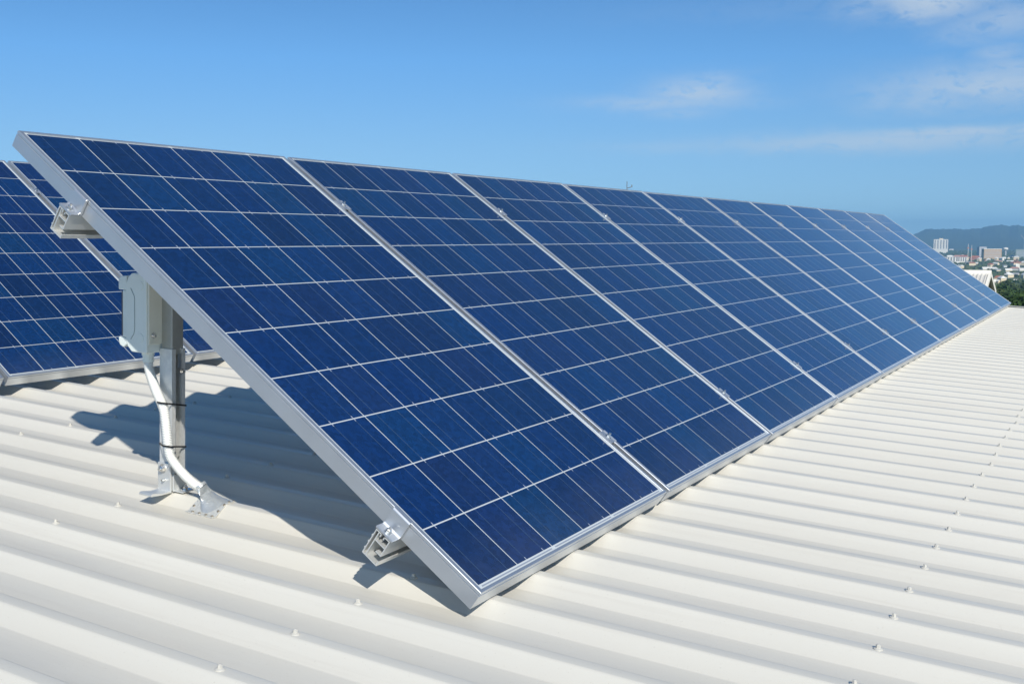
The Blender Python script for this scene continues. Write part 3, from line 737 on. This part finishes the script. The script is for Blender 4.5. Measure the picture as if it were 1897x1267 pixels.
for (x, y, w, rm, wm, hip, yaw, lb) in HOUSES:
    p, dist = land_hit(x, y + 4 * 1985 / 1500 if y < 480 else y + 5)
    w *= .68; yaw *= 1.6
    house('house', lb, 'house', (p.x, p.y, ground_z(p.x, p.y)), w, w * .55, 3.2 if w < 20 else 4.2, 2.4 if w > 10 else 1.6, math.atan2(p.y, p.x) + math.pi / 2 + yaw, wm, rm, hip * .8)
# pitched white hall close by on the slope
p, dist = land_hit(1862, 566)
house('hall', 'broad white-roofed hall just beyond the roof corner, trees around', 'house', (p.x, p.y, ground_z(p.x, p.y)), 15, 12, 4.5, 1.9, math.atan2(p.y, p.x) + math.pi / 2 + .35, wc, rw, .6)

def block(kind, label, cat, x, ybase, wpx, hpx, dist, wallm, depth=.5, yaw=.0):
    d = dirpx(x, 440); h = Vector((d.x, d.y, 0)).normalized(); P = Vector((CAM.x, CAM.y, 0)) + h * dist
    w = wpx / FPX * dist; H = hpx / FPX * dist; z0 = ground_z(P.x, P.y)
    zb = CAM.z - (ybase - 440) / FPX * dist; z0 = min(z0, zb)
    t = thing(kind, label, cat, None, Matrix.Translation((P.x, P.y, z0)) @ Matrix.Rotation(math.atan2(h.y, h.x) - math.pi / 2 + yaw, 4, 'Z'))
    houses_xy.append((P.x, P.y, w * .7)); return t, w, zb - z0, zb - z0 + H, w * depth
glassd = mat('dark_window_glass')
# white tower
t, w, z0, z1, dp = block('hotel_tower', 'tall white residential tower standing in front of the hills', 'tower block', 1743.5, 458, 23, 16.5, 4700, ww)
b = MB(); b.box(-w / 2, w / 2, -dp / 2, dp / 2, -2, z1); b.build('wall', ww, t)
b = MB(); b.box(-w * .12, w * .14, -dp * .3, dp * .3, z1, z1 + 4.5); b.build('plant_room', wc, t)
for k in range(5):
    c = -w * .40 + k * w * .2
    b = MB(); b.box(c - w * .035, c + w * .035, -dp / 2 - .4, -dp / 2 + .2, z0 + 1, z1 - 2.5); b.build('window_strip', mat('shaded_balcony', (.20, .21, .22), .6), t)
# tan office with grey wing
t, w, z0, z1, dp = block('office_building', 'tan brick office block right of the two masts', 'office building', 1838, 473, 28, 15, 3300, wc, .6, .25)
tan = mat('tan_brick', (.52, .36, .20), .85)
b = MB(); b.box(-w / 2, w / 2, -dp / 2, dp / 2, -2, z1); b.build('wall', tan, t)
b = MB(); b.box(-w / 2 - .4, w / 2 + .4, -dp / 2 - .4, dp / 2 + .4, z1, z1 + 1.4); b.build('parapet', ww, t)
for k in range(5):
    b = MB(); b.box(-w * .46, w * .46, -dp / 2 - .3, -dp / 2 + .1, z0 + 2 + k * 4.2, z0 + 3.4 + k * 4.2); b.build('window', glassd, t)
t, w, z0, z1, dp = block('office_building', 'pale grey office block directly left of the tan one', 'office building', 1820, 473, 12, 19, 3450, wgr, 1.2, .25)
b = MB(); b.box(-w / 2, w / 2, -dp / 2, dp / 2, -2, z1); b.build('wall', wgr, t)
for k in range(6):
    b = MB(); b.box(-w * .44, w * .44, -dp / 2 - .3, -dp / 2 + .1, z0 + 2 + k * 4.2, z0 + 3.6 + k * 4.2); b.build('window', glassd, t)
# striped flats
for (x, wpx, lb) in ((1748, 15, 'white striped flats at the left, touching the panel edge'), (1766, 19, 'white striped flats in the middle, left of the masts'), (1784, 15, 'white striped flats nearest the two masts')):
    t, w, z0, z1, dp = block('apartment_block', lb, 'apartment block', x, 479, wpx, 7.5, 2800, ww, .5, .1)
    b = MB(); b.box(-w / 2, w / 2, -dp / 2, dp / 2, -2, z1); b.build('wall', ww, t)
    for k in range(4):
        c = -w * .36 + k * w * .24
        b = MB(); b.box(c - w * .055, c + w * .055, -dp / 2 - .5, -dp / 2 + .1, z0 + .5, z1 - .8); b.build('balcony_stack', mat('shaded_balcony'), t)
    b = MB(); b.box(-w / 2 - .5, w / 2 + .5, -dp / 2 - .5, dp / 2 + .5, z1, z1 + .6); b.build('roof', rg, t)
for (x, y, wpx, lb, rm, wm) in ((1787, 471, 16, 'large red-roofed building behind the striped flats', rt, wc), (1775, 470, 14, 'pink-roofed cream flats left of the large red roof', rp_, wc),
                                (1761, 470, 12, 'cream flats behind the striped flats, farthest left', rw, wc), (1808, 472, 17, 'long red-roofed building between the masts and the grey office', rt, wb)):
    d = dirpx(x, 440); h = Vector((d.x, d.y, 0)).normalized(); P = Vector((CAM.x, CAM.y, 0)) + h * 3150; w = wpx / FPX * 3150
    house('apartment_block', lb, 'apartment block', (P.x, P.y, ground_z(P.x, P.y) + 1), w, w * .6, 9 if y < 472 else 7, 5, math.atan2(h.y, h.x) + math.pi / 2 + .15, wm, rm, .7)
t, w, z0, z1, dp = block('apartment_block', 'green-grey block at the right picture edge below the hills', 'apartment block', 1894, 470, 18, 12, 3600, wgr, .5, 0)
b = MB(); b.box(-w / 2, w / 2, -dp / 2, dp / 2, -2, z1); b.build('wall', mat('green_grey_wall', (.30, .36, .32), .8), t)
for k in range(4):
    b = MB(); b.box(-w * .46, w * .46, -dp / 2 - .3, -dp / 2 + .1, z0 + 2 + k * 4.2, z0 + 3.4 + k * 4.2); b.build('window', glassd, t)
# water tank
t, w, z0, z1, dp = block('water_tower', 'round white-topped water tower between the tan office and right edge', 'water tower', 1864, 466, 8, 11, 3600, ww)
b = MB(); b.tube([(0, 0, z0 - 4), (0, 0, z1 - 8)], 2.6, 14); b.build('column', wgr, t)
b = MB(); b.tube([(0, 0, z1 - 9), (0, 0, z1 - 6), (0, 0, z1 - 2), (0, 0, z1)], [3, w / 2, w / 2, 3], 18); b.build('tank', ww, t)
# two masts with a cross arm each
for (x, lb) in ((1794.5, 'left white mast of the pair beside the red roofs'), (1801, 'right white mast of the pair beside the red roofs')):
    t, w, z0, z1, dp = block('mast', lb, 'mast', x, 479, 1, 30 if x < 1800 else 28, 2650, ww)
    b = MB(); b.tube([(0, 0, -2), (0, 0, z1)], [.6, .35], 10); b.build('pole', ww, t)
    b = MB(); b.box(-2.0, 2.0, -.5, .5, z1 - 11, z1 - 8); b.build('cross_arm', rp_, t)
# crane at right edge
t, w, z0, z1, dp = block('crane', 'pale crane jib rising against the hills at right edge', 'crane', 1893, 470, 8, 36, 3500, ww)
b = MB(); b.tube([(7, 0, 0), (7, 0, z1 - 10)], .5, 6); b.build('tower', wgr, t)
b = MB(); b.tube([(8, 0, z1 - 14), (-3, 0, z1)], .5, 6); b.build('jib', wgr, t)
# neighbour's corrugated gable roof
def neighbour():
    dist = 60.0
    def at(x, y, dd): d = dirpx(x, y); return CAM + d * (dd / math.hypot(d.x, d.y))
    A = at(1832, 505.5, dist); hd = Vector((dirpx(1760, 505).x, dirpx(1760, 505).y, 0)).normalized()
    right = Vector((hd.y, -hd.x, 0)); ex = (right * math.cos(.12) - hd * math.sin(.12)).normalized()   # along the ridge toward the right end
    ey = Vector((-ex.y, ex.x, 0))                                                                     # away from the camera
    mw = Matrix(((ex.x, ey.x, 0, A.x), (ex.y, ey.y, 0, A.y), (0, 0, 1, A.z), (0, 0, 0, 1)))
    t = thing('building', 'neighbouring building with white corrugated gable roof below the panel edge', 'building', None, mw)
    Lr = 16.0; half = 3.2; pit = math.tan(rad(19)); rm = mat('white_ribbed_roof', (.60, .58, .53), .4)
    P = []; x = -Lr
    while x < 0 - .001:
        for dx, z in ((0, 0), (.09, 0), (.115, .045), (.155, .045), (.18, 0)):
            if x + dx <= 0: P.append((x + dx, z))
        x += .19
    P.append((0, 0))
    for sgn in (-1, 1):
        b = MB(); n = len(P); V = [(px_, sgn * q * half, -q * half * pit + pz) for q in (0.0, 1.0) for px_, pz in P] + [(px_, sgn * q * half, -q * half * pit + pz - .03) for q in (0.0, 1.0) for px_, pz in P]
        F = []
        for i in range(n - 1): F += [(i, i + 1, n + i + 1, n + i), (2 * n + i, 3 * n + i, 3 * n + i + 1, 2 * n + i + 1)]
        b.quadmesh(V, F); b.build('roof_sheet', rm, t)
    b = MB(); b.prism([(-.28, -.10), (0, .09), (.28, -.10), (.28, -.06), (0, .13), (-.28, -.06)], -Lr, .12, 'x'); b.build('ridge_cap', ww, t)
    for sgn in (-1, 1):
        b = MB(); b.prism([(0, .06), (sgn * half, .06 - half * pit), (sgn * half, -.18 - half * pit), (0, -.18)], 0, .12, 'x'); b.build('barge_board', ww, t)
    b = MB(); b.prism([(-half * .9, -8), (half * .9, -8), (half * .9, -half * pit * .9 - .1), (0, -.1), (-half * .9, -half * pit * .9 - .1)], -Lr + .3, -.35, 'x'); b.build('wall', mat('dark_gable_wall', (.06, .055, .07), .8), t)
    houses_xy.append((A.x, A.y, 12))
neighbour()
# many more small houses scattered through the trees between the named ones and the flats
rh_ = random.Random(77)
KINDS_ = [('tiny white-roofed house scattered in the far trees', rw, ww), ('tiny cream house scattered in the far trees', rw, wc),
          ('tiny orange-roofed house scattered in the far trees', rt, wc), ('tiny grey-roofed house scattered in the far trees', rg, ww)]
n_ = 0
while n_ < 44:
    px_ = rh_.uniform(1715, 1925); dd = rh_.uniform(1250, 3700); d = dirpx(px_, 440); h = Vector((d.x, d.y, 0)).normalized(); P = Vector((CAM.x, CAM.y, 0)) + h * dd
    if not all(math.hypot(P.x - a, P.y - c) > 12 + s_ for a, c, s_ in houses_xy): continue
    k = rh_.choice((0, 0, 1, 1, 2, 3)); lb, rm_, wm_ = KINDS_[k]; w = rh_.uniform(7, 11) * (.8 + dd / 5000)
    house('house', lb, 'house', (P.x, P.y, ground_z(P.x, P.y) + 1.5), w, w * .6, rh_.uniform(3.5, 6), 2.2, rh_.uniform(0, 3.1), wm_, rm_, .7, group=lb.replace('tiny', 'far').replace('house scattered', 'houses')); n_ += 1
# whip antenna seen over the panels
def antenna():
    d = dirpx(1161.5, 345); p = CAM + d * (16.0 / math.hypot(d.x, d.y)); top = CAM + dirpx(1162, 336.5) * 16.0
    t = thing('antenna', 'thin grey antenna poking above the front row\'s top edge', 'antenna', None, Matrix.Translation((p.x, p.y, p.z - 1.0)))
    g = mat('dull_grey_metal', (.22, .24, .26), .5, .6)
    b = MB(); b.tube([(0, 0, 0), (0, 0, 1.0 + (345 - 336.5) / FPX * 16)], [.010, .006], 8); b.build('whip', g, t)
    b = MB(); b.tube([(0, 0, .97), (.075, -.045, .99)], .005, 6); b.tube([(.075, -.045, .985), (.075, -.045, 1.02)], .008, 6); b.build('side_arm', g, t)
    b = MB(); b.box(-.08, .08, -.08, .08, -.02, .02); b.build('base_plate', g, t)
antenna()

# scatter trees
def clear(x, y, r):
    return all(math.hypot(x - a, y - c) > r + s for a, c, s in houses_xy)
rt_ = random.Random(42); cnt = 0
az0 = math.atan2(dirpx(1660, 440).y, dirpx(1660, 440).x); az1 = math.atan2(dirpx(1960, 440).y, dirpx(1960, 440).x)
first = [True] * 4; firstn = [True] * 2
def put(pr, flags, i, x, y, s, label, group):
    z = ground_z(x, y); mw = Matrix.Translation((x, y, z)) @ Matrix.Rotation(rt_.uniform(0, 6.28), 4, 'Z') @ Matrix.Diagonal((s * rt_.uniform(.85, 1.2), s * rt_.uniform(.85, 1.2), s * rt_.uniform(.85, 1.15), 1))
    if flags[i]: flags[i] = False; pr[i].matrix_world = mw; tag(pr[i], label, None, group); return pr[i]
    return dup(pr[i], mw, label, group=group)
tries = 0
SIGHT = [(math.atan2(y_ - CAM.y, x_ - CAM.x), math.hypot(x_ - CAM.x, y_ - CAM.y), w_) for x_, y_, w_ in houses_xy]
while cnt < 225 and tries < 9000:
    tries += 1
    a = rt_.uniform(az1, az0); d = 250 * (2200 / 250) ** (rt_.random() ** 1.1)
    x = CAM.x + d * math.cos(a); y = CAM.y + d * math.sin(a)
    if not clear(x, y, 5): continue
    # gardens and streets keep some ground in front of the houses open
    if rt_.random() < .85 and any(.74 * hd_ < d < hd_ + 8 and abs(ha - a) < (hw + 1) / hd_ for ha, hd_, hw in SIGHT): continue
    i = rt_.choice((0, 0, 1, 2, 3)); put(protos, first, i, x, y, rt_.uniform(.62, 1.05), lab[i], 'suburb trees: ' + lab[i].split(' among')[0]); cnt += 1
for (px_, dd, s) in ((1872, 118, .62), (1888, 128, .80), (1906, 140, .9), (1928, 140, .9), (1898, 175, .9), (1950, 160, 1.0), (1918, 210, 1.0), (1846, 420, 1.1), (1860, 470, 1.1), (1872, 400, 1.0), (1836, 500, 1.1), (1885, 380, .95)):
    d = dirpx(px_, 440); h = Vector((d.x, d.y, 0)).normalized(); P = Vector((CAM.x, CAM.y, 0)) + h * dd; i = rt_.choice((0, 1))
    if s and clear(P.x, P.y, 3):
        put(nearp, firstn, i, P.x, P.y, s * 1.02, ('full dark leafy tree beyond the roof corner', 'full olive leafy tree beyond the roof corner')[i], 'near trees beyond the roof corner' + (' dark' if i == 0 else ' olive'))
# far tree cover, beyond counting
b = MB(); rf = random.Random(9)
for it_ in range(15000):
    a = rf.uniform(az1 - .1, az0 + .15) if it_ < 7000 else rf.uniform(az0 + .1, az0 + 1.2); d = 1100 * (5600 / 1100) ** rf.random(); x = CAM.x + d * math.cos(a); y = CAM.y + d * math.sin(a)
    if not clear(x, y, 4): continue
    if d < 2600 and any(.88 * hd_ < d < hd_ and abs(ha - a) < (hw + 0) / hd_ for ha, hd_, hw in SIGHT): continue
    z = ground_z(x, y); R = rf.uniform(3.5, 7); H = rf.uniform(3, 6.5); n = 7; V = [(x + R * .9 * rf.uniform(-.3, .3), y, z + H)]; 
    for ring, (fr_, fz) in enumerate(((.65, .80), (1.0, .42), (.75, .08))):
        for k in range(n):
            an = 2 * math.pi * (k + ring * .5) / n; q = R * fr_ * rf.uniform(.75, 1.2); V.append((x + q * math.cos(an), y + q * math.sin(an), z + H * fz * rf.uniform(.85, 1.15)))
    F = [(0, 1 + k, 1 + (k + 1) % n) for k in range(n)]
    for ring in range(2):
        for k in range(n): F.append((1 + ring * n + k, 1 + (ring + 1) * n + k, 1 + (ring + 1) * n + (k + 1) % n, 1 + ring * n + (k + 1) % n))
    b.k = 0; b.quadmesh(V, F)
me = bpy.data.meshes.new('distant_trees'); me.from_pydata(b.v, [], b.f); me.materials.append(mat('distant_canopy', (.050, .085, .026), .9, noise=(.05, 4, 1.0, (.095, .115, .045))))
o = bpy.data.objects.new('distant_trees', me); COL.objects.link(o); tag(o, 'continuous far tree cover across the suburb', kind='stuff')

# ------------------------------------------------------------------ haze
def haze():
    b = MB(); b.box(-3500, 13500, -9000, 13500, -75, 200)
    m = bpy.data.materials.new('haze_air'); m.use_nodes = True; nt = m.node_tree; nt.nodes.remove(nt.nodes['Principled BSDF'])
    v = nt.nodes.new('ShaderNodeVolumePrincipled'); v.inputs['Color'].default_value = (.30, .64, 1.0, 1); v.inputs['Density'].default_value = 1.15e-4
    v.inputs['Anisotropy'].default_value = 0.0
    nt.links.new(v.outputs[0], nt.nodes['Material Output'].inputs['Volume'])
    o = b.build('haze', m); tag(o, 'thin blue haze over the suburb', kind='stuff')
haze()
